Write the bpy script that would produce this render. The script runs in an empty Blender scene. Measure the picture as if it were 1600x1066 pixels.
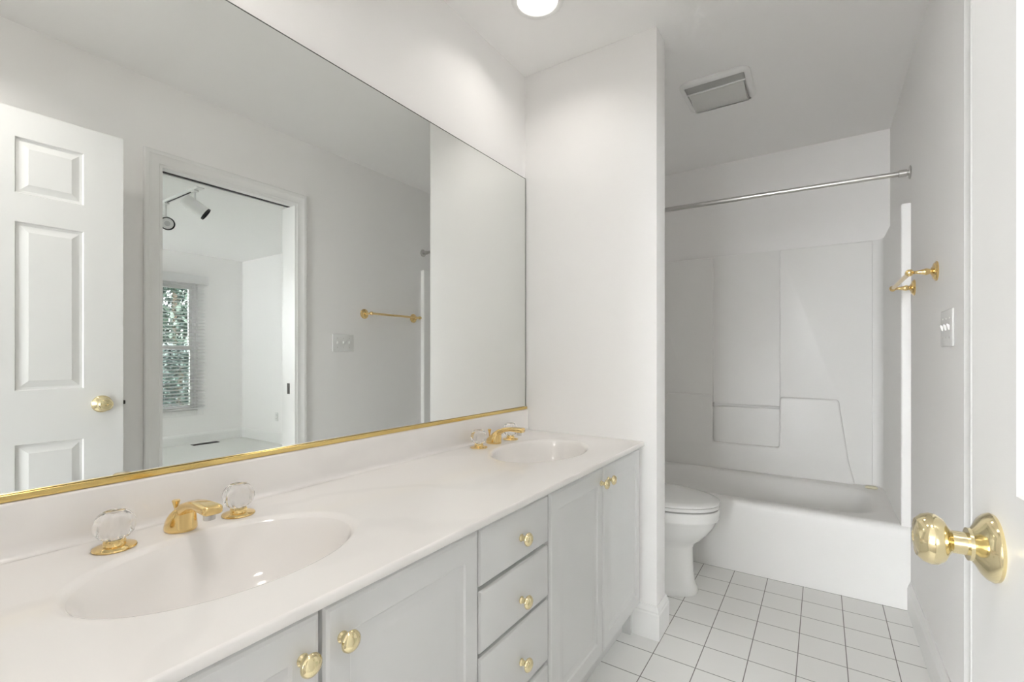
import bpy, bmesh, math, random
from mathutils import Vector, Matrix
PI = math.pi
C = bpy.context.scene.collection
S = bpy.context.scene

# ------------------------------------------------------------------ camera, light, exposure
cam_d = bpy.data.cameras.new('camera'); cam = bpy.data.objects.new('camera', cam_d); C.objects.link(cam)
cam.location = (1.1646, 0.0, 1.1265)
cam.rotation_euler = (PI/2, 0, math.radians(33.5036))
cam_d.sensor_width = 36.0; cam_d.lens = 730.89/1600*36.0
cam_d.shift_y = (556.34-533.0)/1600*1.0
cam_d.clip_start = 0.02
S.camera = cam

w = bpy.data.worlds.new('overcast_sky'); S.world = w; w.use_nodes = True
bg = w.node_tree.nodes['Background']; bg.inputs[0].default_value = (.955, .98, 1.0, 1); bg.inputs[1].default_value = 18.5

CAN_GLOW = 1.3       # the lens itself
CAN_W = 0.85         # the lamp behind each lens, watts
ENTRY_FILL_W = 3.0        # added out-of-view fill lamp just inside the entry door

S.view_settings.view_transform = 'Standard'; S.view_settings.look = 'None'
S.view_settings.gamma = 1.0; S.view_settings.use_curve_mapping = False
S.view_settings.exposure = 0.36
S.cycles.use_denoising = True
S.cycles.max_bounces = 16; S.cycles.diffuse_bounces = 10; S.cycles.glossy_bounces = 8; S.cycles.transmission_bounces = 12
S.cycles.sample_clamp_indirect = 8.0
S.cycles.caustics_reflective = True; S.cycles.caustics_refractive = False

# ------------------------------------------------------------------ materials
def mat(name, col, rough=0.5, metal=0.0, var=0.02, scale=6.0, bump=0.0, bscale=200.0, spec=0.5, coat=0.0, trans=0.0, ior=1.45, emit=None, es=0.0):
    m = bpy.data.materials.new(name); m.use_nodes = True
    nt = m.node_tree; p = nt.nodes['Principled BSDF']
    p.inputs['Roughness'].default_value = rough; p.inputs['Metallic'].default_value = metal
    p.inputs['Specular IOR Level'].default_value = spec; p.inputs['Coat Weight'].default_value = coat
    p.inputs['Transmission Weight'].default_value = trans; p.inputs['IOR'].default_value = ior
    tc = nt.nodes.new('ShaderNodeTexCoord')
    n = nt.nodes.new('ShaderNodeTexNoise'); n.inputs['Scale'].default_value = scale; n.inputs['Detail'].default_value = 3
    nt.links.new(tc.outputs['Object'], n.inputs['Vector'])
    r = nt.nodes.new('ShaderNodeValToRGB')
    r.color_ramp.elements[0].color = (*[c*(1-var) for c in col], 1); r.color_ramp.elements[1].color = (*[min(1, c*(1+var)) for c in col], 1)
    nt.links.new(n.outputs[0], r.inputs[0]); nt.links.new(r.outputs[0], p.inputs['Base Color'])
    if bump:
        n2 = nt.nodes.new('ShaderNodeTexNoise'); n2.inputs['Scale'].default_value = bscale; n2.inputs['Detail'].default_value = 2
        nt.links.new(tc.outputs['Object'], n2.inputs['Vector'])
        b = nt.nodes.new('ShaderNodeBump'); b.inputs['Strength'].default_value = bump; b.inputs['Distance'].default_value = 0.002
        nt.links.new(n2.outputs[0], b.inputs['Height']); nt.links.new(b.outputs[0], p.inputs['Normal'])
    if emit:
        p.inputs['Emission Color'].default_value = (*emit, 1); p.inputs['Emission Strength'].default_value = es
    return m

M_wall = mat('wall_paint', (.93, .921, .914), .55, var=.006, scale=2, bump=.08, bscale=260)
M_ceil = mat('ceiling_paint', (.93, .925, .92), .8, var=.006, scale=2, bump=.1, bscale=180)
M_hall = mat('hall_paint', (.42, .41, .40), .6, var=.01, scale=2)  # unseen hall walls and floor are kept dark to weaken their bounce light
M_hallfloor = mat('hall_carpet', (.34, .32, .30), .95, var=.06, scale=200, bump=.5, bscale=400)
M_trim = mat('trim_enamel', (.88, .88, .87), .28, var=.006)
M_door = mat('door_enamel', (.75, .75, .742), .33, var=.006)
M_cab = mat('cabinet_enamel', (.67, .672, .668), .32, var=.008)
M_top = mat('cultured_marble', (.87, .848, .83), .10, var=.012, scale=1.6, spec=.5)
M_brass = mat('polished_brass', (.80, .60, .28), .13, 1.0, var=.03, scale=30)
M_brass2 = mat('lacquered_brass', (.76, .66, .41), .11, 1.0, var=.03, scale=30)
M_gold = mat('gold_anodised', (.72, .55, .22), .25, 1.0, var=.04, scale=40)
M_chrome = mat('chrome', (.75, .76, .78), .1, 1.0, var=.02, scale=30)
M_steel = mat('brushed_steel', (.62, .61, .59), .3, 1.0, var=.04, scale=40)
M_mirror = mat('mirror_silver', (.86, .875, .86), .0, 1.0, var=.001)
M_edge = mat('mirror_edge', (.10, .11, .10), .3, var=.05)
M_crystal = mat('clear_acrylic', (.99, .99, .99), .02, trans=1.0, ior=1.47, var=.001)
M_porc = mat('porcelain', (.88, .88, .868), .08, var=.005)
M_seat = mat('seat_plastic', (.85, .853, .845), .22, var=.005)
M_acry = mat('fibreglass_gelcoat', (.90, .895, .882), .33, var=.006)
M_plate = mat('white_plastic', (.82, .82, .81), .35, var=.004)
M_slot = mat('dark_slot', (.02, .02, .02), .6, var=.1)
M_dark = mat('dark_metal', (.05, .045, .04), .45, .6, var=.1)
M_fan = mat('fan_plastic', (.82, .82, .81), .4, var=.01)
M_grille = mat('fan_grille_grey', (.45, .45, .435), .5, var=.04, scale=60)
M_lens = mat('frosted_lens', (.60, .60, .58), .25, var=.03, scale=20)
M_soap = mat('soap', (.80, .76, .58), .4, var=.04)
M_blind = mat('blind_vinyl', (.93, .93, .93), .4, var=.005)
def translucent(m, k):
    nt = m.node_tree; p = nt.nodes['Principled BSDF']; out = [n for n in nt.nodes if n.type == 'OUTPUT_MATERIAL'][0]
    t = nt.nodes.new('ShaderNodeBsdfTranslucent'); t.inputs[0].default_value = (.9, .9, .9, 1)
    mx = nt.nodes.new('ShaderNodeMixShader'); mx.inputs[0].default_value = k
    nt.links.new(p.outputs[0], mx.inputs[1]); nt.links.new(t.outputs[0], mx.inputs[2]); nt.links.new(mx.outputs[0], out.inputs[0])
translucent(M_blind, .5)
M_carpet = mat('carpet_pile', (.72, .725, .70), .95, var=.05, scale=260, bump=.6, bscale=400)
M_glow = mat('lamp_glow', (1, 1, 1), .4, emit=(1.0, .965, .91), es=CAN_GLOW)
M_black = mat('black_baffle', (.012, .012, .012), .4, var=.05)
M_bulb = mat('bulb_glass', (.55, .55, .56), .15, var=.1, scale=30)
M_bark = mat('bark', (.09, .07, .05), .9, var=.3, scale=20)
M_bounce = mat('pale_bounce', (.78, .77, .75), .8, var=.03, scale=5, bump=.1)  # surface of the added ground slab that bounces daylight indoors
M_lawn = mat('lawn', (.06, .09, .04), .9, var=.4, scale=12)
def leafmat(name, a, b):
    m = bpy.data.materials.new(name); m.use_nodes = True; nt = m.node_tree; p = nt.nodes['Principled BSDF']
    g = nt.nodes.new('ShaderNodeNewGeometry'); r = nt.nodes.new('ShaderNodeValToRGB')
    r.color_ramp.elements[0].color = (*a, 1); r.color_ramp.elements[1].color = (*b, 1)
    nt.links.new(g.outputs['Random Per Island'], r.inputs[0]); nt.links.new(r.outputs[0], p.inputs['Base Color']); p.inputs['Roughness'].default_value = .45
    return m
M_leaf = leafmat('shrub_leaf', (.004, .010, .009), (.048, .072, .062))
M_leaf2 = leafmat('tree_leaf', (.006, .014, .011), (.07, .095, .075))
def tilemat():
    m = mat('floor_tile', (.90, .90, .885), .16, var=.01, scale=3)
    nt = m.node_tree; p = nt.nodes['Principled BSDF']; tc = [n for n in nt.nodes if n.type == 'TEX_COORD'][0]
    base = p.inputs['Base Color'].links[0].from_socket
    sep = nt.nodes.new('ShaderNodeSeparateXYZ'); nt.links.new(tc.outputs['Object'], sep.inputs[0])
    def mth(op, a, b=None):
        n = nt.nodes.new('ShaderNodeMath'); n.operation = op
        for i, v in enumerate((a, b)):
            if v is None: continue
            if isinstance(v, (int, float)): n.inputs[i].default_value = v
            else: nt.links.new(v, n.inputs[i])
        return n.outputs[0]
    def dist(sock, org, pitch):
        f = mth('FRACT', mth('DIVIDE', mth('ADD', sock, 10*pitch-org), pitch))
        return mth('MULTIPLY', mth('MINIMUM', f, mth('SUBTRACT', 1.0, f)), pitch)
    d = mth('MINIMUM', dist(sep.outputs[0], .632, .1525), dist(sep.outputs[1], 2.2295, .1525))
    line = mth('LESS_THAN', d, .0016)
    mix = nt.nodes.new('ShaderNodeMix'); mix.data_type = 'RGBA'
    nt.links.new(line, mix.inputs['Factor']); nt.links.new(base, mix.inputs['A']); mix.inputs['B'].default_value = (.23, .225, .215, 1)
    nt.links.new(mix.outputs['Result'], p.inputs['Base Color'])
    rr = mth('ADD', mth('MULTIPLY', line, .5), .16); nt.links.new(rr, p.inputs['Roughness'])
    bump = nt.nodes.new('ShaderNodeBump'); bump.inputs['Distance'].default_value = .001; bump.inputs['Strength'].default_value = .6
    nt.links.new(mth('SUBTRACT', 1.0, line), bump.inputs['Height']); nt.links.new(bump.outputs[0], p.inputs['Normal'])
    return m
M_tile = tilemat()
def marble_veins(m):
    nt = m.node_tree; p = nt.nodes['Principled BSDF']; tc = [n for n in nt.nodes if n.type == 'TEX_COORD'][0]
    base = p.inputs['Base Color'].links[0].from_socket
    wv = nt.nodes.new('ShaderNodeTexWave'); wv.inputs['Scale'].default_value = .9; wv.inputs['Distortion'].default_value = 14; wv.inputs['Detail'].default_value = 4; wv.inputs['Detail Scale'].default_value = 1.2
    nt.links.new(tc.outputs['Object'], wv.inputs['Vector'])
    r = nt.nodes.new('ShaderNodeValToRGB'); r.color_ramp.elements[0].color = (.965, .965, .965, 1); r.color_ramp.elements[1].position = .12; r.color_ramp.elements[1].color = (1, 1, 1, 1)
    nt.links.new(wv.outputs['Fac'], r.inputs[0])
    mx = nt.nodes.new('ShaderNodeMix'); mx.data_type = 'RGBA'; mx.blend_type = 'MULTIPLY'; mx.inputs['Factor'].default_value = 1
    nt.links.new(base, mx.inputs['A']); nt.links.new(r.outputs[0], mx.inputs['B']); nt.links.new(mx.outputs['Result'], p.inputs['Base Color'])
marble_veins(M_top)

# ------------------------------------------------------------------ helpers
def V(*a): return Vector(a)
def tag(o, label=None, cat=None, group=None, kind=None):
    if label: o['label'] = label
    if cat: o['category'] = cat
    if group: o['group'] = group
    if kind: o['kind'] = kind
    return o
def root_of(o):
    p = Vector((0, 0, 0))
    while o: p += o.location; o = o.parent
    return p
def thing(name, label, cat, loc=(0, 0, 0), group=None):
    o = bpy.data.objects.new(name, None); C.objects.link(o); o.location = loc; o.empty_display_size = .05
    return tag(o, label, cat, group)
def obj(name, bm, m, parent=None, smooth=35, local=False):
    """Links the bmesh as one mesh object. World coordinates unless local."""
    bmesh.ops.recalc_face_normals(bm, faces=bm.faces)
    if parent and not local: bmesh.ops.translate(bm, verts=bm.verts, vec=-root_of(parent))
    me = bpy.data.meshes.new(name); bm.to_mesh(me); bm.free()
    o = bpy.data.objects.new(name, me); C.objects.link(o)
    me.materials.append(m)
    if smooth:
        me.polygons.foreach_set('use_smooth', [True]*len(me.polygons)); me.set_sharp_from_angle(angle=math.radians(smooth))
    if parent: o.parent = parent
    return o
def struct(name, bm, m, parent=None, smooth=35, label=None):
    o = obj(name, bm, m, parent, smooth)
    if not parent:
        o['kind'] = 'structure'
        if label: o['label'] = label
    return o
def copy_tree(o, parent=None):
    c = o.copy(); C.objects.link(c)
    if parent: c.parent = parent
    for ch in list(o.children): copy_tree(ch, c)
    return c
def BM(): return bmesh.new()
def box(bm, x0, x1, y0, y1, z0, z1, bev=0.0, seg=2):
    b = bmesh.new()
    v = [b.verts.new((x, y, z)) for x in (x0, x1) for y in (y0, y1) for z in (z0, z1)]
    for f in ((0, 1, 3, 2), (4, 6, 7, 5), (0, 4, 5, 1), (2, 3, 7, 6), (0, 2, 6, 4), (1, 5, 7, 3)): b.faces.new([v[i] for i in f])
    if bev: bmesh.ops.bevel(b, geom=list(b.edges), offset=bev, segments=seg, profile=.5, affect='EDGES')
    me = bpy.data.meshes.new('t'); b.to_mesh(me); b.free(); bm.from_mesh(me); bpy.data.meshes.remove(me)
    return bm
def loft(bm, rings, cap0=True, cap1=True, closed=True):
    vs = [[bm.verts.new(p) for p in r] for r in rings]
    n = len(rings[0])
    for a, b in zip(vs, vs[1:]):
        for i in range(n if closed else n-1):
            j = (i+1) % n
            bm.faces.new((a[i], a[j], b[j], b[i]))
    if cap0: bm.faces.new(list(reversed(vs[0])))
    if cap1: bm.faces.new(vs[-1])
    return vs
def basis(ax):
    ax = Vector(ax).normalized()
    t = V(0, 0, 1) if abs(ax.z) < .9 else V(1, 0, 0)
    u = ax.cross(t).normalized(); return ax, u, ax.cross(u).normalized()
def lathe(bm, prof, org, ax=(0, 0, 1), n=40, lobes=0, amp=0.0):
    """prof: (radius, height along ax); a radius of 0 at an end closes with a cap."""
    a, u, v = basis(ax); org = Vector(org)
    rings = []
    for r, h in prof:
        r = max(r, 1e-4)
        rings.append([org + a*h + (u*math.cos(2*PI*k/n) + v*math.sin(2*PI*k/n))*(r*(1+amp*math.cos(lobes*2*PI*k/n))) for k in range(n)])
    loft(bm, rings)
    return bm
def cyl(bm, p0, p1, r0, r1=None, n=24):
    p0, p1 = Vector(p0), Vector(p1); r1 = r0 if r1 is None else r1
    return lathe(bm, [(r0, 0), (r1, (p1-p0).length)], p0, p1-p0, n)
def tube(bm, pts, r, n=12):
    pts = [Vector(p) for p in pts]; rings = []
    for i, p in enumerate(pts):
        d = (pts[min(i+1, len(pts)-1)] - pts[max(i-1, 0)])
        a, u, v = basis(d)
        rr = r[i] if isinstance(r, (list, tuple)) else r
        rings.append([p + (u*math.cos(2*PI*k/n)+v*math.sin(2*PI*k/n))*rr for k in range(n)])
    loft(bm, rings); return bm
def prism(bm, poly, axis, a0, a1):
    """poly in the two other axes (order x,y,z with the axis left out), extruded from a0 to a1."""
    def P(p, a):
        if axis == 'x': return V(a, p[0], p[1])
        if axis == 'y': return V(p[0], a, p[1])
        return V(p[0], p[1], a)
    loft(bm, [[P(p, a0) for p in poly], [P(p, a1) for p in poly]]); return bm
def merge(bm, b):
    me = bpy.data.meshes.new('t'); b.to_mesh(me); b.free(); bm.from_mesh(me); bpy.data.meshes.remove(me)

def panelled(bm, us, vs, panels, rings, thick, P, back=True, edge=0.0, edge_d=0.0):
    """A slab face with routed panels. us, vs: cuts; panels: set of (i, j) cells; rings: (inset, depth) from the cell border inwards.
    P(u, v, d) maps to space, d = depth behind the face. edge/edge_d: bevel round the outer border."""
    U0, U1, V0, V1 = us[0], us[-1], vs[0], vs[-1]
    def q(pts): bm.faces.new([bm.verts.new(P(*p)) for p in pts])
    cu = list(us); cv = list(vs)
    cu[0] += edge; cu[-1] -= edge; cv[0] += edge; cv[-1] -= edge
    for i in range(len(cu)-1):
        for j in range(len(cv)-1):
            a, b, c, d = cu[i], cu[i+1], cv[j], cv[j+1]
            if (i, j) in panels:
                prev = None
                for ins, dep in rings:
                    cur = [(a+ins, c+ins, dep), (b-ins, c+ins, dep), (b-ins, d-ins, dep), (a+ins, d-ins, dep)]
                    if prev:
                        for k in range(4): q((prev[k], prev[(k+1) % 4], cur[(k+1) % 4], cur[k]))
                    prev = cur
                q(prev)
            else: q(((a, c, 0), (b, c, 0), (b, d, 0), (a, d, 0)))
    steps = [(edge, 0)] + ([(edge*.35, edge_d*.35), (0, edge_d)] if edge else []) + [(0, thick)]
    prev = None
    for ins, dep in steps:
        cur = [(U0+ins, V0+ins, dep), (U1-ins, V0+ins, dep), (U1-ins, V1-ins, dep), (U0+ins, V1-ins, dep)]
        if prev:
            for k in range(4): q((prev[k], prev[(k+1) % 4], cur[(k+1) % 4], cur[k]))
        prev = cur
    if back: q(prev)
    bmesh.ops.remove_doubles(bm, verts=bm.verts, dist=1e-5)
    return bm

# ------------------------------------------------------------------ setting
H = 2.44; W = 1.4945; T = 2.6905; B = 3.457; P = 1.8687; PW = .6177; PT = .1173
WT = .1155                      # thickness of the wall with the pocket door
OY0, OY1, OZ = .946, 1.622, 2.03
BX, BY, BB = 5.60, 3.37, -.75   # bedroom: far wall, side wall, back wall
YB = -.03                       # room face of the wall with the entry door
b = BM(); box(b, -.1, W+.02, YB-.12, B+.1, -.1, 0); struct('floor', b, M_tile, smooth=0)
b = BM(); box(b, W+.021, BX+.12, BB-.12, BY+.1, -.1, 0); struct('floor_bedroom', b, M_carpet, smooth=0)
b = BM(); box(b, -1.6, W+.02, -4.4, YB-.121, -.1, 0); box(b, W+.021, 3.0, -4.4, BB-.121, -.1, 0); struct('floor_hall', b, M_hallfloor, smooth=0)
b = BM(); box(b, -1.72, BX+.12, -4.52, B+.12, H, H+.1); struct('ceiling', b, M_ceil, smooth=0)
b = BM(); box(b, -.1, 0, YB-.12, B+.1, 0, H); struct('wall_left', b, M_wall, smooth=0)
b = BM(); box(b, 0, PW, P, P+PT, 0, H, .003); struct('wall_partition', b, M_wall)
b = BM(); box(b, 0, W, B, B+.1, 0, H); struct('wall_far', b, M_wall, smooth=0)
b = BM(); box(b, W, W+WT, YB-.12, OY0-.014, 0, H); box(b, W, W+WT, OY1+.014, B+.1, 0, H); box(b, W, W+WT, OY0-.014, OY1+.014, OZ+.06, H)
struct('wall_right', b, M_wall, smooth=0)
b = BM(); box(b, 0, .60, YB-.12, YB, 0, H); box(b, 1.36, W, YB-.12, YB, 0, H); box(b, .60, 1.36, YB-.12, YB, 2.06, H); struct('wall_back', b, M_wall, smooth=0)
b = BM()   # unseen room behind the entry door; wide window added to throw fill light through
HX0, HX1, HY = -1.6, 3.0, -4.4
box(b, HX0, -1.5, HY-.1, HY, 0, H); box(b, .9, HX1, HY-.1, HY, 0, H); box(b, -1.5, .9, HY-.1, HY, 0, .25); box(b, -1.5, .9, HY-.1, HY, 2.38, H)
box(b, HX0-.1, HX0, HY-.1, YB, 0, H); box(b, HX1, HX1+.1, HY-.1, BB-.12, 0, H); box(b, HX0, -.1, YB-.12, YB, 0, H); box(b, W+WT+.001, HX1, BB-.22, BB-.121, 0, H); box(b, W+.001, W+WT, BB-.22, YB-.121, 0, H)
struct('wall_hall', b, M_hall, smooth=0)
# bedroom shell
WY0, WY1, WZ0, WZ1 = 1.99, 2.80, .43, 2.06
b = BM()
box(b, BX, BX+.12, BB, WY0, 0, H); box(b, BX, BX+.12, WY1, BY+.1, 0, H); box(b, BX, BX+.12, WY0, WY1, 0, WZ0); box(b, BX, BX+.12, WY0, WY1, WZ1, H)
struct('wall_bedroom_far', b, M_wall, smooth=0)
b = BM(); box(b, W+WT, BX, BY, BY+.1, 0, H); struct('wall_bedroom_side', b, M_wall, smooth=0)
b = BM()   # unseen wall; its window opening is added to light the bedroom
box(b, W+WT, 4.25, BB-.12, BB, 0, H); box(b, 5.5, BX+.12, BB-.12, BB, 0, H); box(b, 4.25, 5.5, BB-.12, BB, 0, 1.0); box(b, 4.25, 5.5, BB-.12, BB, 2.1, H)
struct('wall_bedroom_back', b, M_wall, smooth=0)

# baseboards: (depth from wall, height)
BP = [(0, 0), (.014, 0), (.014, .098), (.0115, .104), (.0115, .110), (.008, .118), (.005, .126), (.004, .131), (0, .131)]
b = BM(); prism(b, [(W-d, z) for d, z in BP], 'y', OY1+.0755, T); struct('baseboard_right', b, M_trim, smooth=20)
b = BM(); prism(b, [(W-d, z) for d, z in BP], 'y', YB, OY0-.0755); struct('baseboard_right_near', b, M_trim, smooth=20)
b = BM()   # wraps the end of the partition, mitred
rings = []
for d, z in BP: rings.append([V(.486, P-d, z), V(PW+d, P-d, z), V(PW+d, P+PT+d, z), V(.02, P+PT+d, z)])
n = len(rings)
vs = [[b.verts.new(p) for p in r] for r in rings]
for i in range(n):
    for k in range(3): b.faces.new((vs[i][k], vs[i][k+1], vs[(i+1) % n][k+1], vs[(i+1) % n][k]))
b.faces.new([v[0] for v in vs]); b.faces.new([v[3] for v in reversed(vs)])
struct('baseboard_partition', b, M_trim, smooth=20)
b = BM(); prism(b, [(BX-d, z) for d, z in BP], 'y', BB, BY); struct('baseboard_bedroom_far', b, M_trim, smooth=20)
b = BM(); prism(b, [(BY-d, z) for d, z in BP], 'x', W+WT, BX-.015); struct('baseboard_bedroom_side', b, M_trim, smooth=20)

# casing round the pocket door, mitred
def casing(bm, xf, sgn):
    prof = [(0, 0), (0, .009), (.010, .011), (.014, .014), (.030, .012), (.046, .015), (.052, .0185), (.064, .0185), (.069, .016), (.069, 0)]
    vs = []
    for o, d in prof:
        o *= 1.09; x = xf + sgn*d
        vs.append([bm.verts.new(p) for p in ((x, OY0-o, 0), (x, OY0-o, OZ+o), (x, OY1+o, OZ+o), (x, OY1+o, 0))])
    n = len(vs)
    for i in range(n):
        for k in range(3): bm.faces.new((vs[i][k], vs[i][k+1], vs[(i+1) % n][k+1], vs[(i+1) % n][k]))
    bm.faces.new([v[0] for v in vs]); bm.faces.new([v[3] for v in reversed(vs)])
b = BM(); casing(b, W, -1); struct('trim_1', b, M_trim, smooth=20)
b = BM(); casing(b, W+WT, 1); struct('trim_2', b, M_trim, smooth=20)
b = BM()   # split jambs and head with the pocket slot between them
xm = W+WT/2
box(b, W, xm-.024, OY0-.014, OY0, 0, OZ); box(b, xm+.024, W+WT, OY0-.014, OY0, 0, OZ)
box(b, W, W+WT, OY1, OY1+.014, 0, OZ)
box(b, W, xm-.02, OY0-.014, OY1+.014, OZ, OZ+.02); box(b, xm+.02, W+WT, OY0-.014, OY1+.014, OZ, OZ+.02)
jamb = struct('trim_3', b, M_trim, smooth=0)
b = BM(); box(b, xm-.0195, xm+.0165, OY0-.013, OY1+.013, OZ+.003, OZ+.055); obj('slot_shade', b, M_slot, jamb)['label'] = 'dark strip standing for the shade in the pocket door slot'  # black strip set in the gap to paint the shade inside it
b = BM(); box(b, xm-.021, xm+.021, OY0-.013, OY0-.001, .01, OZ-.002); obj('pocket_door_edge', b, M_door, jamb)
b = BM(); box(b, xm-.012, xm+.012, OY1-.003, OY1+.002, .895, .96, .001); obj('strike_plate', b, M_dark, jamb)['label'] = 'dark metal strike plate'

# bedroom window
b = BM()
def frame_yz(bm, x0, x1, y0, y1, z0, z1, t, bev=.003):
    box(bm, x0, x1, y0, y0+t, z0, z1, bev); box(bm, x0, x1, y1-t, y1, z0, z1, bev)
    box(bm, x0, x1, y0+t, y1-t, z0, z0+t, bev); box(bm, x0, x1, y0+t, y1-t, z1-t, z1, bev)
frame_yz(b, BX+.02, BX+.10, WY0, WY1, WZ0, WZ1, .028)
win = struct('window_1', b, M_trim, label='double-hung bedroom window with shrubs outside')
b = BM(); frame_yz(b, BX-.018, BX, WY0-.07, WY1+.07, WZ0-.07, WZ1+.07, .07); obj('casing', b, M_trim, win)
b = BM(); frame_yz(b, BX+.062, BX+.095, WY0+.028, WY1-.028, 1.21, WZ1-.028, .04); obj('upper_sash', b, M_trim, win)
b = BM(); frame_yz(b, BX+.026, BX+.06, WY0+.028, WY1-.028, WZ0+.028, 1.25, .04); obj('lower_sash', b, M_trim, win)
M_glass = mat('window_glass', (.97, .99, .98), .0, trans=1.0, ior=1.02, var=.001)
b = BM(); box(b, BX+.076, BX+.080, WY0+.068, WY1-.068, 1.25, WZ1-.068); obj('pane', b, M_glass, win)
b = BM(); box(b, BX+.040, BX+.044, WY0+.068, WY1-.068, WZ0+.068, 1.21); obj('pane', b, M_glass, win)

# ------------------------------------------------------------------ entry door, standing open beside the camera
door = None
DW, DH, DT = .742, 2.030, .035
b = BM()
us = [0, .122, .315, .425, .617, DW]
vs_ = [0, .20, .785, .985, 1.612, 1.718, 1.925, DH]
pan = {(i, j) for i in (1, 3) for j in (1, 3, 5)}
rg = [(0, 0), (.004, .007), (.012, .008), (.034, .002), (.036, .001)]
panelled(b, us, vs_, pan, rg, DT/2, lambda u, v, d: V(d, u, v+.012), back=False)
panelled(b, us, vs_, pan, rg, DT/2, lambda u, v, d: V(DT-d, u, v+.012), back=False)
bmesh.ops.remove_doubles(b, verts=b.verts, dist=1e-5)
door = obj('door_1', b, M_door, smooth=20)
tag(door, 'white six-panel entry door with brass knob', None, None, 'structure')
def knob(z, y, sx, x0):
    k = BM()
    lathe(k, [(.0335, 0), (.0345, .003), (.0325, .007), (.028, .011), (.020, .015), (.0165, .018), (.0165, .021)], (x0, y, z), (sx, 0, 0), 48)
    ro = obj('knob_rose', k, M_brass2, door, local=True)
    k = BM()
    lathe(k, [(.0115, .018), (.0115, .033), (.015, .036), (.0225, .040), (.0262, .046), (.0265, .051), (.0245, .057), (.0195, .062), (.0185, .0615), (.012, .0635), (.006, .0645), (.005, .0625), (0, .062)], (x0, y, z), (sx, 0, 0), 48)
    obj('door_knob', k, M_brass2, ro, local=True)
    ro['label'] = 'polished brass door knob with round rose'
knob(.930, .672, -1, .0); knob(.930, .672, 1, DT)
b = BM(); box(b, .006, DT-.006, DW-.0005, DW+.002, .90, .96, .0008); obj('latch_plate', b, M_brass2, door, local=True)
b = BM(); box(b, .012, DT-.012, DW, DW+.011, .922, .938, .002); obj('latch_bolt', b, M_dark, door, local=True)
for zz in (.25, 1.05, 1.80):
    b = BM(); cyl(b, (.0, -.008, zz-.045), (.0, -.008, zz+.045), .006); box(b, .0, DT-.004, -.008, -.0005, zz-.044, zz+.044); obj('hinge', b, M_brass2, door, local=True)
door.location = (1.3405, 0.0, 0.0); door.rotation_euler = (0, 0, math.radians(2.42))

# ------------------------------------------------------------------ vanity
FX = .560; KB = .763; CD = .5685; K = .7813
def knob_bm(bm, x, y, z):
    lathe(bm, [(.0085, 0), (.009, .002), (.0065, .005), (.006, .012), (.008, .015), (.0145, .0175), (.0162, .0205), (.0155, .0240), (.012, .0275), (.006, .0295), (0, .030)], (x, y, z), (1, 0, 0), 32)
RG = [(0, 0), (.0035, .004), (.010, .0055), (.016, .0055), (.030, .0015), (.032, .0012)]
def cab_door(parent, y0, y1, ky, kz):
    b = BM()
    panelled(b, [y0, y0+.044, y1-.044, y1], [.138, .19, .704, .7565], {(1, 1)}, RG, .019, lambda u, v, d: V(FX-d, u, v), edge=.008, edge_d=.007)
    d = obj('door', b, M_cab, parent, smooth=25)
    k = BM(); knob_bm(k, FX, ky, kz); obj('knob', k, M_brass2, d)['label'] = 'small round brass knob'
def carcass(parent, y0, y1, right_end=False):
    b = BM()
    box(b, FX-.039, FX-.0195, y0, y1, .135, KB-.001)
    box(b, .012, FX-.039, y0, y0+.016, .0, KB-.001); box(b, .012, FX-.039, y1-.016, y1, .0, KB-.001); box(b, .012, FX-.039, y0+.016, y1-.016, .135, .15)
    obj('body', b, M_cab, parent, smooth=0)
    b = BM(); box(b, .470, .486, y0, y1, .0, .1345); obj('toe_kick', b, M_cab, parent, smooth=0)
va = thing('vanity_cabinet', 'white sink cabinet with two raised-panel doors, nearest the entry door', 'cabinet', (.3, .37, 0))
carcass(va, YB+.002, .7885); cab_door(va, .040, .412, .383, .702); cab_door(va, .419, .787, .448, .702)
vb = thing('vanity_cabinet', 'white sink cabinet with two raised-panel doors, against the partition wall', 'cabinet', (.3, 1.48, 0))
carcass(vb, 1.0965, P-.016); cab_door(vb, 1.1015, 1.4615, 1.4435, .708); cab_door(vb, 1.4665, 1.839, 1.5035, .708)
dr = thing('drawer_cabinet', 'white bank of four drawers with brass knobs between the two sink cabinets', 'cabinet', (.3, .94, 0))
carcass(dr, .789, 1.096)
for z0, z1, kz in ((.632, .7565, .688), (.488, .6225, .538), (.318, .4785, .388), (.138, .3085, .222)):
    b = BM(); panelled(b, [.7935, 1.0915], [z0, z1], set(), [], .019, lambda u, v, d: V(FX-d, u, v), edge=.009, edge_d=.007)
    d = obj('drawer', b, M_cab, dr, smooth=25)
    k = BM(); knob_bm(k, FX, .953, kz); obj('knob', k, M_brass2, d)['label'] = 'small round brass knob'

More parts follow.
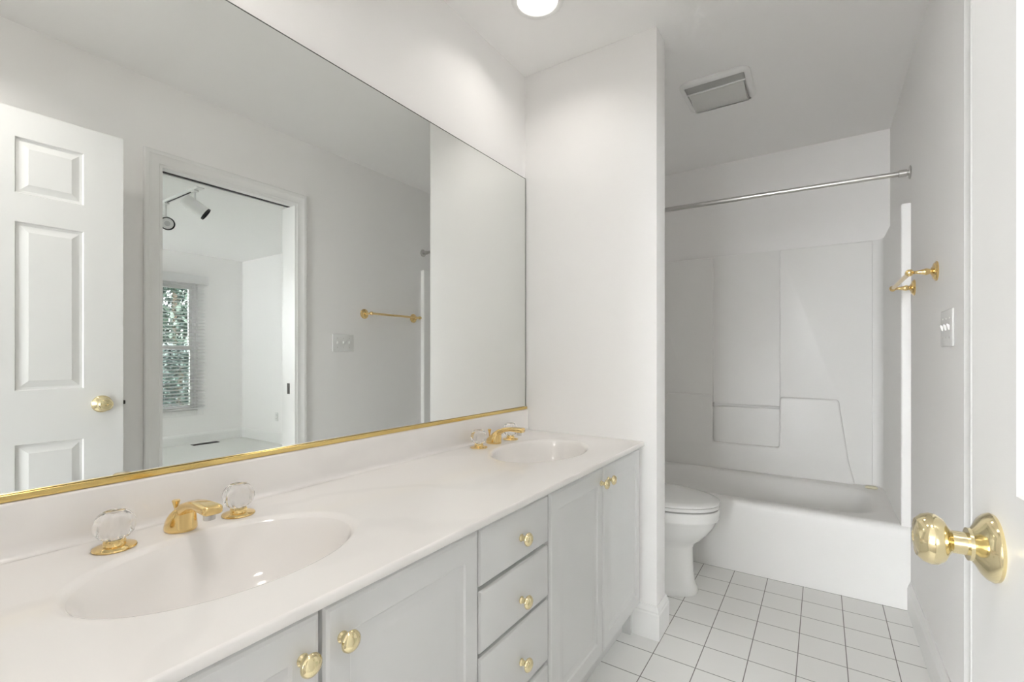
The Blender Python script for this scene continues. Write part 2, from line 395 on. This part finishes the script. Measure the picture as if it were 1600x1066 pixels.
# countertop of cultured marble with two moulded bowls and a backsplash
SX, SA, SB, SY1, SY2 = .300, .158, .226, .417, 1.497
top = thing('countertop', 'glossy white cultured marble countertop with two moulded oval sinks', 'countertop', (.3, .92, K))
b = BM()
Y0, Y1 = YB+.002, P-.0005
N = 96
def ell(cy, f, z, n=N): return [V(SX+SA*f*math.cos(2*PI*k/n), cy+SB*f*math.sin(2*PI*k/n), z) for k in range(n)]
def rect_ring(x0, x1, y0, y1, cx, cy, z, n=N):
    out = []
    ang = [2*PI*k/n for k in range(n)]
    cor = [(x1, y1), (x0, y1), (x0, y0), (x1, y0)]
    for a in ang:
        dx, dy = SA*math.cos(a), SB*math.sin(a)
        t = min([(x1-cx)/dx if dx > 1e-9 else (x0-cx)/dx if dx < -1e-9 else 1e9, (y1-cy)/dy if dy > 1e-9 else (y0-cy)/dy if dy < -1e-9 else 1e9])
        out.append(V(cx+dx*t, cy+dy*t, z))
    for c in cor:   # snap the nearest sample to each corner
        k = min(range(n), key=lambda i: (out[i].x-c[0])**2+(out[i].y-c[1])**2); out[k] = V(c[0], c[1], z)
    return out
ymid = .957; xb, xf = .0, CD-.004
for cy, a0, a1 in ((SY1, Y0, ymid), (SY2, ymid, Y1)):
    loft(b, [rect_ring(xb, xf, a0, a1, SX, cy, K), ell(cy, 1.045, K), ell(cy, 1.025, K-.0004), ell(cy, 1.005, K-.0016), ell(cy, .985, K-.004), ell(cy, .965, K-.0085)], False, False)
bmesh.ops.remove_doubles(b, verts=b.verts, dist=1e-5)
# front roll, front face and underside lip
prof = [(xf, K), (CD-.0015, K-.001), (CD, K-.004), (CD, KB+.002), (CD-.002, KB), (CD-.05, KB), (CD-.05, KB+.001), (.01, KB+.001), (.0, K)]
for (xa, za), (xc, zc) in zip(prof[:6], prof[1:7]):
    b.faces.new([b.verts.new(p) for p in ((xa, Y0, za), (xa, Y1, za), (xc, Y1, zc), (xc, Y0, zc))])
for yy in (Y0, Y1): b.faces.new([b.verts.new((x, yy, z)) for x, z in prof[:6]+[(CD-.05, K)]])
bmesh.ops.remove_doubles(b, verts=b.verts, dist=1e-5)
obj('slab', b, M_top, top, smooth=60)
for cy in (SY1, SY2):
    b = BM(); rings = [ell(cy, .965, K-.0085)]
    for f, dz in ((.94, .017), (.91, .031), (.875, .05), (.83, .073), (.74, .097), (.62, .115), (.48, .127), (.33, .133), (.16, .136)): rings.append(ell(cy, f, K-dz))
    loft(b, rings, False, True); o = obj('sink_bowl', b, M_top, top, smooth=60)
    b = BM(); lathe(b, [(.022, 0), (.023, .002), (.018, .003), (.016, -.001), (0, -.001)], (SX, cy, K-.1352), n=32); obj('drain', b, M_brass, o)
b = BM()
# backsplash with a cove at the foot and an eased top edge
bp = [(.0, K+.0005), (.034, K+.0005), (.027, K+.002), (.0225, K+.006), (.0205, K+.013), (.0200, K+.020), (.0200, .872), (.0185, .8755), (.016, .877), (.0, .877)]
prism(b, bp, 'y', Y0, Y1-.001); obj('backsplash', b, M_top, top, smooth=50)

# ------------------------------------------------------------------ faucets
def make_faucet(loc, label):
    t = thing('faucet', label, 'faucet', loc, 'brass faucets on the vanity top')
    b = BM(); n = 40
    def el(cx, rx, ry, z, tilt=0.0): return [V(cx+rx*math.cos(2*PI*k/n), ry*math.sin(2*PI*k/n), z+tilt*rx*math.cos(2*PI*k/n)) for k in range(n)]
    loft(b, [el(0, .0315, .0265, 0), el(0, .0325, .0275, .002), el(0, .0325, .0275, .006), el(.001, .0315, .0265, .014), el(.003, .0295, .0255, .022, .10), el(.006, .0265, .024, .030, .25), el(.009, .023, .0215, .037, .38), el(.012, .018, .018, .0425, .45), el(.014, .010, .011, .046, .45)])
    # arched spout: rounded-rectangle sections swept forward
    m = 24
    def sec(x, z, hw, hh, sl):
        r = []
        for k in range(m):
            a = 2*PI*k/m; c, s = math.cos(a), math.sin(a)
            yy = hw*math.copysign(abs(c)**.45, c); zz = hh*math.copysign(abs(s)**.55, s)
            r.append(V(x-zz*math.sin(sl), yy, z+zz*math.cos(sl)))
        return r
    loft(b, [sec(-.006, .020, .012, .010, .75), sec(.012, .035, .0165, .0115, .66), sec(.032, .0485, .0155, .0100, .50), sec(.055, .0575, .0140, .0085, .28), sec(.080, .0615, .0142, .0080, .08), sec(.102, .0618, .0158, .0085, -.02), sec(.128, .0610, .0165, .0090, -.03), sec(.136, .0607, .0160, .0086, -.03), sec(.1385, .0606, .0135, .0065, -.03)])
    sp = obj('spout', b, M_brass, t, smooth=45, local=True)
    b = BM(); lathe(b, [(.0098, 0), (.0102, .002), (.0102, .011), (.0092, .012)], (.120, 0, .0415), n=28)
    obj('aerator', b, M_steel, sp, local=True)['label'] = 'chrome aerator tip'
    b = BM(); lathe(b, [(.0028, .012), (.0028, .034), (.0038, .038), (.0052, .044), (.0068, .050), (.0074, .0525), (.006, .054), (0, .0545)], (-.021, 0, 0), n=24)
    obj('lift_rod', b, M_brass, t, local=True)
    for s in (-1, 1):
        y = s*.107
        b = BM(); lathe(b, [(.0315, 0), (.0325, .0015), (.0315, .0035), (.025, .0055), (.0175, .0065), (.0165, .008), (.0165, .013), (.0145, .0155), (.011, .016), (.011, .017)], (.008, y, 0), n=44)
        h = obj('handle_base', b, M_brass, t, local=True)
        b = BM()
        pr = [(.0150, .0165), (.0215, .021), (.0278, .0290), (.0306, .038), (.0303, .0465), (.0272, .0550), (.0218, .0620), (.0160, .0660), (.0138, .0650), (0, .0645)]
        lathe(b, pr, (.008, y, 0), n=40, lobes=10, amp=.035)
        k = obj('crystal_knob', b, M_crystal, h, smooth=25, local=True); k['label'] = 'clear fluted acrylic knob'
    return t
fa = make_faucet((.098, .4135, K+.0006), 'brass faucet with two clear knobs at the oval sink nearest the entry door')
fb = copy_tree(fa); fb.location = (.082, 1.5045, K+.0006); fb['label'] = 'brass faucet with two clear knobs at the oval sink beside the partition wall'

# ------------------------------------------------------------------ mirror
mr = thing('wall_mirror', 'large frameless wall mirror above the countertop with gold bottom channel', 'mirror', (0, .92, .8785))
MY1 = P-.006; MZ1 = 1.9555
b = BM(); box(b, .001, .0065, YB+.004, MY1, .882, MZ1); obj('mirror_glass', b, M_mirror, mr, smooth=0)
b = BM(); box(b, .0008, .0072, YB+.004, MY1+.0022, MZ1+.0001, MZ1+.0024); box(b, .0008, .0072, MY1+.0001, MY1+.0024, .892, MZ1+.0024); obj('edge_seam', b, M_edge, mr, smooth=0)['label'] = 'thin dark edge of the glass'
b = BM(); prism(b, [(.0005, .8785), (.0145, .8785), (.0150, .8795), (.0150, .8895), (.0135, .8905), (.0120, .8895), (.0120, .8815), (.0005, .8815)], 'y', YB+.004, P-.003); obj('bottom_channel', b, M_gold, mr, smooth=30)['label'] = 'gold metal channel'

# ------------------------------------------------------------------ recessed lights
def can(name, label, x, y, glow, watts=0.0):
    t = thing(name, label, 'ceiling light', (x, y, H))
    b = BM(); lathe(b, [(.0960, -.0005), (.0965, -.003), (.093, -.006), (.082, -.0075), (.0755, -.006), (.0745, -.003), (.0745, -.0005)], (x, y, H), n=56); 
    for f in [f for f in b.faces if len(f.verts) > 8]: b.faces.remove(f)
    obj('trim_ring', b, M_trim, t)
    b = BM(); lathe(b, [(.0742, -.0008), (.0742, -.003), (.055, -.0048), (.03, -.0058), (0, -.006)], (x, y, H), n=48); obj('lens', b, glow, t, smooth=60)
    if watts:   # the lamp: a disc just under its lens, with the cut-off of a recessed can
        ld = bpy.data.lights.new('lamp', 'AREA'); ld.shape = 'DISK'; ld.size = .13; ld.energy = watts; ld.color = (1.0, .955, .90); ld.spread = math.radians(140)
        lo = bpy.data.objects.new('lamp', ld); C.objects.link(lo); lo.parent = t; lo.location = (0, 0, -.012)
can('recessed_light', 'round recessed ceiling light glowing above the far sink', .290, 1.492, M_glow, CAN_W)
can('recessed_light', 'round recessed ceiling light glowing above the near sink', .290, .415, M_glow, CAN_W)

can('recessed_light', 'added out-of-view fill light just inside the entry door, nearest the open door', .98, .20, M_glow, ENTRY_FILL_W)  # added fill, out of view, to brighten the counter and nearby walls

# ------------------------------------------------------------------ ventilation fan on the alcove ceiling
fan = thing('exhaust_fan', 'square white exhaust fan cover with grey grille and frosted lens on the ceiling', 'exhaust fan', (.738, 2.486, H))
fx0, fx1, fy0, fy1 = .583, .893, 2.330, 2.648
def rrect(x0, x1, y0, y1, r, z, n=8):
    out = []
    for cx, cy, a0 in ((x1-r, y1-r, 0), (x0+r, y1-r, PI/2), (x0+r, y0+r, PI), (x1-r, y0+r, 1.5*PI)):
        for k in range(n+1): a = a0+PI/2*k/n; out.append(V(cx+r*math.cos(a), cy+r*math.sin(a), z))
    return out
b = BM()
ins = [(0, -.001, .045), (0, -.008, .045), (.006, -.016, .042), (.016, -.020, .036)]
rs = [rrect(fx0+i, fx1-i, fy0+i, fy1-i, r, H+z) for i, z, r in ins]
inner = rrect(fx0+.024, fx1-.024, fy0+.026, fy1-.012, .004, H-.020); inner2 = rrect(fx0+.024, fx1-.024, fy0+.026, fy1-.012, .004, H-.006)
loft(b, rs+[inner, inner2], True, True); obj('housing', b, M_fan, fan)
b = BM()
gy0, gy1 = fy0+.027, fy0+.088
for k in range(9):
    y = gy0+.003+k*(gy1-gy0-.006)/8
    box(b, fx0+.026, fx1-.026, y-.0022, y+.0022, H-.019, H-.007)
box(b, fx0+.026, fx1-.026, gy0, gy1, H-.0105, H-.0065); obj('grille', b, M_grille, fan, smooth=0)['label'] = 'grey slotted grille'
b = BM(); box(b, fx0+.024, fx1-.024, gy1+.001, gy1+.007, H-.024, H-.006, .001); obj('divider', b, M_fan, fan)
b = BM(); ly0, ly1 = gy1+.010, fy1-.014
pl = [(ly0+(ly1-ly0)*k/12, H-.012-.031*math.sin(PI*k/12)**.8) for k in range(13)]
prism(b, pl+[(ly1, H-.007), (ly0, H-.007)], 'x', fx0+.034, fx1-.034); obj('light_lens', b, M_lens, fan, smooth=40)['label'] = 'curved frosted lens'

# ------------------------------------------------------------------ towel bar and switch plate on the right wall
tb = thing('towel_bar', 'polished brass towel bar on two rosettes beside the bathtub', 'towel bar', (W, 2.37, 1.418))
BXx = W-.073
for i, y in enumerate((2.140, 2.606)):
    b = BM(); lathe(b, [(.0335, 0), (.034, .003), (.031, .0055), (.0285, .006), (.027, .0095), (.021, .0115), (.017, .012), (.012, .016)], (W-.0003, y, 1.418), (-1, 0, 0), 40); r = obj('rosette', b, M_brass, tb)
    b = BM(); lathe(b, [(.009, .012), (.0085, .017), (.0105, .024), (.0115, .029), (.0095, .037), (.0065, .047), (.0052, .055), (.006, .061)], (W, y, 1.418), (-1, 0, 0), 28); obj('post', b, M_brass, r)
    s = -1 if i == 0 else 1
    b = BM(); lathe(b, [(.0065, -.016), (.0108, -.012), (.0122, -.006), (.0122, .003), (.0105, .008), (.0055, .011), (.004, .0135), (0, .0142)], (BXx, y, 1.418), (0, s, 0), 28); obj('end_cap', b, M_brass, r)
b = BM(); cyl(b, (BXx, 2.150, 1.418), (BXx, 2.596, 1.418), .0075, n=28); obj('bar', b, M_brass, tb)

sw = thing('switch_plate', 'white three-gang light switch plate on the wall beside the towel bar', 'switch', (W, 1.967, 1.213))
b = BM(); box(b, W-.006, W-.0002, 1.885, 2.049, 1.1555, 1.2705, .0035, 3); obj('plate', b, M_plate, sw)
for k in range(3):
    y = 1.967+(k-1)*.046
    b = BM(); prism(b, [(W-.0055, 1.206), (W-.0055, 1.221), (W-.0125, 1.226), (W-.0135, 1.221), (W-.009, 1.206)], 'y', y-.0045, y+.0045); obj('toggle', b, M_plate, sw, smooth=0)
    for zz in (1.183, 1.243):
        b = BM(); lathe(b, [(.0033, 0), (.0030, .0012), (0, .0014)], (W-.0055, y, zz), (-1, 0, 0), 12); obj('screw', b, M_steel, sw)

# ------------------------------------------------------------------ bathtub with its moulded surround
tub = thing('bathtub', 'white fibreglass bathtub with moulded shower surround filling the alcove', 'bathtub', (.747, 3.07, 0))
RZ = .370; SI = .034; YW = 3.432; ST = 1.802
bx0, bx1 = .0015, W-.0015
b = BM(); n = 128
cx, cy, hx, hy = .745, 3.055, .645, .282
def sup(fx, fy, z, e=.42, dx=0, dy=0):
    r = []
    for k in range(n):
        a = 2*PI*(k+.5)/n; c, s = math.cos(a), math.sin(a)
        r.append(V(cx+dx+hx*fx*math.copysign(abs(c)**e, c), cy+dy+hy*fy*math.copysign(abs(s)**e, s), z))
    return r
def tub_rect(x0, x1, y0, y1, z):
    out = []
    for k in range(n):
        a = 2*PI*(k+.5)/n; c, s = math.cos(a), math.sin(a)
        dx, dy = math.copysign(abs(c)**.42, c)*hx, math.copysign(abs(s)**.42, s)*hy
        t = min((x1-cx)/dx if dx > 1e-9 else (x0-cx)/dx, (y1-cy)/dy if dy > 1e-9 else (y0-cy)/dy)
        out.append(V(cx+dx*t, cy+dy*t, z))
    for c in ((x1, y1), (x0, y1), (x0, y0), (x1, y0)):
        k = min(range(n), key=lambda i: (out[i].x-c[0])**2+(out[i].y-c[1])**2); out[k] = V(c[0], c[1], z)
    return out
yf = T+.034
loft(b, [tub_rect(bx0, bx1, yf, B-.0015, RZ), sup(1.03, 1.05, RZ), sup(1.0, 1.0, RZ-.004), sup(.975, .95, RZ-.02), sup(.94, .90, RZ-.09), sup(.90, .84, RZ-.19, .45), sup(.85, .77, RZ-.265, .5), sup(.78, .68, RZ-.300, .55), sup(.55, .45, RZ-.312, .6), sup(.2, .2, RZ-.315, .7)], False, True)
ap = [(yf, RZ), (T+.022, RZ-.0015), (T+.011, RZ-.007), (T+.004, RZ-.017), (T+.001, RZ-.032), (T+.0005, RZ-.06), (T+.002, .05), (T+.001, .0)]
for (ya, za), (yc, zc) in zip(ap, ap[1:]): b.faces.new([b.verts.new(p) for p in ((bx0, ya, za), (bx1, ya, za), (bx1, yc, zc), (bx0, yc, zc))])
bmesh.ops.remove_doubles(b, verts=b.verts, dist=1e-5)
obj('basin', b, M_acry, tub, smooth=40)
# surround: plan outline swept from the rim to the top
b = BM()
def arc(cx, cy, r, a0, a1, k=8): return [(cx+r*math.cos(math.radians(a0+(a1-a0)*i/k)), cy+r*math.sin(math.radians(a0+(a1-a0)*i/k))) for i in range(k+1)]
yf2 = T-.002; R = .055
inner = [(bx1, yf2)] + arc(bx1-SI+.006, yf2+.006, .006, -90, -180, 4) + arc(bx1-SI-R, YW-R, R, 0, 90) + arc(bx0+SI+R, YW-R, R, 90, 180) + arc(bx0+SI-.006, yf2+.006, .006, 0, -90, 4) + [(bx0, yf2)]
outer = [(bx0, B-.0015), (bx1, B-.0015)]
lv = [(RZ+.0005, 0), (ST-.006, 0), (ST-.0015, .0015), (ST, .006)]
rings = []
for z, d in lv:
    rings.append([V(x + (d if x > .75 else -d)*(1 if abs(x-.75) > .6 else 0), y+(d if y > 3.3 else 0), z) if 0 < i < len(inner)-1 else V(x, y, z) for i, (x, y) in enumerate(inner)] + [V(x, y, z) for x, y in outer])
loft(b, rings); sur = obj('surround', b, M_acry, tub, smooth=35)
# raised lower apron of the back wall with its soap notch, and the two raised upper side panels
def relief(name, poly, y0, y1, bev, parent):
    b = BM(); prism(b, poly, 'y', y0, y1)
    eds = [e for e in b.edges if all(abs(v.co.y-y1) < 1e-5 for v in e.verts)]
    vert = [e for e in b.edges if abs(e.verts[0].co.y-e.verts[1].co.y) > 1e-4]
    bmesh.ops.bevel(b, geom=vert, offset=bev*1.6, segments=4, profile=.5, affect='EDGES')
    eds = [e for e in b.edges if all(abs(v.co.y-y1) < 1e-5 for v in e.verts)]
    bmesh.ops.bevel(b, geom=eds, offset=bev, segments=4, profile=.5, affect='EDGES')
    return obj(name, b, M_acry, parent, smooth=50)
relief('lower_ledge', [(.16, RZ-.002), (1.33, RZ-.002), (1.298, .50), (1.250, .866), (.942, .866), (.942, .545), (.547, .545), (.547, .866), (.241, .866), (.195, .50)], YW+.001, YW-.034, .011, sur)
relief('side_panel', [(.942, RZ-.001), (1.412, RZ-.001), (1.412, ST-.004), (.942, ST-.004)], YW+.001, YW-.013, .006, sur)
relief('side_panel', [(.078, RZ-.001), (.547, RZ-.001), (.547, ST-.004), (.078, ST-.004)], YW+.001, YW-.013, .006, sur)
b = BM(); cyl(b, (.548, YW-.018, .797), (.941, YW-.018, .797), .0095, n=20); gb = obj('grab_bar', b, M_plate, sur); gb['label'] = 'white towel rail across the soap notch'
b = BM(); box(b, .5475, .556, YW-.033, YW-.010, .782, .812, .003); obj('bracket', b, M_steel, gb)
sp = thing('soap_bar', 'worn sliver of pale soap on the back corner of the bathtub rim', 'soap', (1.405, 3.345, RZ))
b = BM(); rr = []
for z, f in ((.0008, .8), (.004, 1), (.010, .95), (.015, .7)): rr.append([V(1.400+.030*f*math.copysign(abs(math.cos(a))**.7, math.cos(a)), 3.352+.014*f*math.copysign(abs(math.sin(a))**.7, math.sin(a)), RZ+z) for a in [2*PI*k/24 for k in range(24)]])
loft(b, rr); obj('bar', b, M_soap, sp)

rod = thing('curtain_rod', 'bare chrome shower curtain rod spanning the tub alcove', 'curtain rod', (.747, T+.03, 1.95))
ry = T+.022; za, zb = 1.967, 1.944
b = BM(); cyl(b, (.008, ry, za), (.95, ry, za+(zb-za)*.63), .0125); cyl(b, (.95, ry, za+(zb-za)*.63), (W-.035, ry, zb), .0112); obj('rod', b, M_steel, rod)
for x, s, z in ((.0006, 1, za), (W-.0006, -1, zb)):
    b = BM(); lathe(b, [(.029, 0), (.030, .002), (.027, .005), (.013, .007), (.0135, .012), (.0155, .013), (.0155, .040), (.013, .042)], (x, ry, z), (s, 0, 0), 32); obj('flange', b, M_steel, rod)

# ------------------------------------------------------------------ toilet
TY = 2.335
tl = thing('toilet', 'white toilet with closed lid between the partition wall and the bathtub', 'toilet', (.45, TY, 0))
n = 56
def egg(back, front, hb, z, e=1.0, mid=None):
    mid = mid if mid is not None else back+(front-back)*.46
    out = []
    for k in range(n):
        a = 2*PI*k/n; c, s = math.cos(a), math.sin(a)
        rx = (front-mid) if c > 0 else (mid-back)
        out.append(V(mid+rx*math.copysign(abs(c)**(e if c > 0 else .7), c), TY+hb*math.copysign(abs(s)**.92, s), z))
    return out
b = BM()
loft(b, [egg(.20, .674, .118, .001), egg(.20, .677, .121, .012), egg(.205, .672, .118, .028), egg(.21, .660, .108, .055), egg(.212, .655, .103, .10), egg(.214, .652, .101, .17), egg(.215, .652, .103, .215),
         egg(.212, .664, .112, .238), egg(.208, .694, .132, .262), egg(.202, .724, .152, .295), egg(.198, .748, .169, .332), egg(.196, .760, .178, .358), egg(.195, .767, .182, .363), egg(.195, .770, .184, .372), egg(.195, .770, .184, .404), egg(.197, .766, .181, .411), egg(.23, .74, .155, .4125)])
obj('bowl', b, M_porc, tl, smooth=35)
b = BM(); loft(b, [egg(.235, .766, .180, .4185), egg(.232, .771, .184, .421), egg(.232, .771, .184, .432), egg(.234, .769, .182, .4345)]); st = obj('seat', b, M_seat, tl, smooth=35)
b = BM(); loft(b, [egg(.234, .768, .181, .4355), egg(.230, .772, .185, .438), egg(.230, .772, .185, .446), egg(.234, .766, .180, .4515), egg(.25, .74, .160, .455), egg(.30, .66, .11, .4575), egg(.40, .55, .04, .4585)]); ld = obj('lid', b, M_seat, tl, smooth=40)
for s in (-1, 1):
    b = BM(); cyl(b, (.70, TY+s*.06, .4125), (.70, TY+s*.06, .4187), .006, n=10); obj('bumper', b, M_seat, st)
    b = BM(); cyl(b, (.222, TY+s*.05, .4355), (.222, TY+s*.11, .4355), .010, n=14); obj('hinge', b, M_seat, st)
    b = BM(); lathe(b, [(.012, 0), (.012, .010), (.008, .016), (0, .018)], (.42, TY+s*.105, .055), (0, s, .5), 16); obj('bolt_cap', b, M_seat, tl)
b = BM()
def tk(i, z): return rrect(.015+i, .205-i, TY-.225+i, TY+.225-i, .03, z)
loft(b, [tk(.022, .4115), tk(.012, .43), tk(.004, .60), tk(0, .735)]); obj('tank', b, M_porc, tl)
b = BM(); loft(b, [rrect(.009, .213, TY-.233, TY+.233, .03, .7355), rrect(.007, .215, TY-.235, TY+.235, .03, .742), rrect(.007, .215, TY-.235, TY+.235, .03, .762), rrect(.013, .209, TY-.229, TY+.229, .03, .770)]); obj('tank_lid', b, M_porc, tl)
b = BM(); cyl(b, (.2045, TY-.165, .69), (.222, TY-.165, .69), .011); box(b, .218, .228, TY-.175, TY-.095, .684, .696, .003); obj('flush_handle', b, M_chrome, tl)

# ------------------------------------------------------------------ bedroom things seen in the mirror
vz0, vz1 = WZ1-.015, WZ1+.095; by0, by1 = WY0-.06, WY1+.075
bl = thing('window_blind', 'white horizontal slat blind lowered over the bedroom window', 'blind', (BX-.05, 2.4, vz1))
b = BM(); box(b, BX-.095, BX-.019, by0-.02, by1+.03, vz0, vz1, .004); obj('valance', b, M_blind, bl)
zs = []; z = vz0-.03
while z > WZ0+.055: zs.append(z); z -= .0425
b = BM()
for z in zs:
    box(b, BX-.074, BX-.024, by0, by1, z-.0014, z+.0014)
    for v in b.verts[-8:]: v.co.z += (v.co.x-(BX-.049))*.22
obj('slats', b, M_blind, bl, smooth=0)
b = BM(); box(b, BX-.074, BX-.024, by0, by1, WZ0+.012, WZ0+.034, .004); obj('bottom_rail', b, M_blind, bl)
for y in (by0+.1, 2.395, by1-.13):
    b = BM(); box(b, BX-.0765, BX-.0755, y-.002, y+.002, WZ0+.03, vz0); box(b, BX-.0225, BX-.0215, y-.002, y+.002, WZ0+.03, vz0); obj('ladder_cord', b, M_blind, bl, smooth=0)

rg_ = thing('floor_register', 'dark slotted floor register in the bedroom carpet below the window', 'floor vent', (5.45, 2.83, 0))
b = BM(); box(b, 5.40, 5.50, 2.685, 2.985, .0005, .006, .002); obj('frame', b, M_dark, rg_)
b = BM()
for k in range(16): box(b, 5.412, 5.488, 2.70+k*.018, 2.705+k*.018, .0045, .0075)
obj('louvres', b, M_slot, rg_, smooth=0)

ol = thing('wall_outlet', 'white duplex outlet low on the bedroom side wall', 'outlet', (4.73, BY, .34))
b = BM(); box(b, 4.695, 4.765, BY-.006, BY-.0003, .283, .397, .002); obj('plate', b, M_plate, ol)
for zz in (.318, .362):
    b = BM(); box(b, 4.714, 4.746, BY-.0085, BY-.0055, zz-.015, zz+.015, .002); s_ = obj('socket', b, M_plate, ol)
    b = BM(); box(b, 4.722, 4.725, BY-.0088, BY-.0084, zz-.006, zz+.006); box(b, 4.735, 4.738, BY-.0088, BY-.0084, zz-.006, zz+.006); obj('slot', b, M_slot, s_, smooth=0)

tr = thing('track_light', 'white ceiling track light with two adjustable cylinder spots in the bedroom', 'track light', (3.2, 1.68, H))
tx0, tx1, ty = 2.86, 4.15, 1.68
b = BM(); box(b, tx0, tx1, ty-.018, ty+.018, H-.020, H-.0005, .002); tk_ = obj('track', b, M_plate, tr)
b = BM(); box(b, tx0+.07, tx1-.03, ty-.006, ty+.006, H-.0212, H-.0195); obj('track_slot', b, M_slot, tk_, smooth=0)
b = BM(); box(b, tx0-.03, tx0+.03, ty-.025, ty+.025, H-.024, H-.0005, .004); obj('end_feed', b, M_plate, tr)
def spot(sx, axis, cen, L, r):
    axis = Vector(axis).normalized(); cen = Vector(cen)
    b = BM(); box(b, sx-.03, sx+.03, ty-.017, ty+.017, H-.034, H-.0205, .003); cyl(b, (sx, ty, H-.034), (sx, ty, cen.z+.055), .0085, n=16)
    p = Vector((sx, ty, cen.z+.058)); tube(b, [p, p+(cen-p)*.55, cen-axis*.02], .008)
    ad = obj('adapter', b, M_plate, tr)
    b = BM(); lathe(b, [(0, -L/2-.012), (r*.55, -L/2-.010), (r*.9, -L/2), (r, -L/2+.02), (r, L/2-.012), (r*.985, L/2-.012)], cen, axis, 36); hd = obj('spot_head', b, M_plate, tr)
    b = BM(); lathe(b, [(r*1.01, L/2-.013), (r*1.015, L/2), (r*.95, L/2+.001), (r*.78, L/2-.022), (r*.7, L/2-.022), (r*.7, L/2-.03)], cen, axis, 36); obj('baffle', b, M_black, hd)['label'] = 'black baffle ring'
    b = BM(); lathe(b, [(r*.74, L/2-.021), (r*.6, L/2-.014), (r*.3, L/2-.011), (0, L/2-.010)], cen, axis, 30); obj('bulb', b, M_bulb, hd)
spot(2.935, (-.33, .76, -.56), (2.945, 1.69, 2.295), .175, .050)
spot(3.47, (-.90, -.16, -.30), (3.43, 1.665, 2.245), .165, .052)

# ------------------------------------------------------------------ outside the bedroom window
b = BM(); box(b, BX+.14, 16, -8, 12, -.45, -.35); tag(struct('ground', b, M_lawn, smooth=0), 'lawn outside the bedroom window')
b = BM(); box(b, -7, 4, -14, -4.6, -.45, -.35); struct('bounce_slab', b, M_bounce, smooth=0)  # unseen pale slab added to bounce daylight up to the ceilings
def shrub(name, label, x, y, h, r, nleaf, m, seed, cat='tree', big=1.0):
    rnd = random.Random(seed)
    t = thing(name, label, cat, (x, y, -.35))
    b = BM(); tube(b, [(x, y, -.35), (x+.02, y, h*.4), (x, y+.03, h*.8)], [.06, .045, .02], 8); obj('trunk', b, M_bark, t)
    b = BM()
    for i in range(nleaf):
        a = rnd.uniform(0, 2*PI); zz = rnd.uniform(-.3, h); f = math.sin(PI*min(1, max(.05, (zz+.45)/(h+.6))))**.5
        q = r*f*rnd.uniform(.35, 1.0)
        c = V(x+q*math.cos(a), y+q*math.sin(a), zz)
        d = V(rnd.gauss(0, 1), rnd.gauss(0, 1), rnd.gauss(-.3, .7)).normalized(); _, u, v = basis(d)
        L = rnd.uniform(.05, .11)*big; w_ = L*.42
        vs = [b.verts.new(p) for p in (c-d*L*.5, c+u*w_*.5+v*.008, c+d*L*.5, c-u*w_*.5+v*.008)]
        b.faces.new(vs)
    o = obj('foliage', b, m, t, smooth=0)
shrub('shrub', 'dense blue-green shrub close outside the bedroom window', 7.0, 3.15, 1.30, .62, 7000, M_leaf, 1, 'shrub')
shrub('tree', 'pale green leafy tree behind the shrub outside the bedroom window', 9.7, 4.1, 4.4, 1.6, 15000, M_leaf2, 3, 'tree', 2.0)
shrub('tree', 'dark leafy tree standing farthest from the bedroom window', 13.9, 5.8, 6.5, 2.3, 14000, M_leaf, 4, 'tree', 3.0)
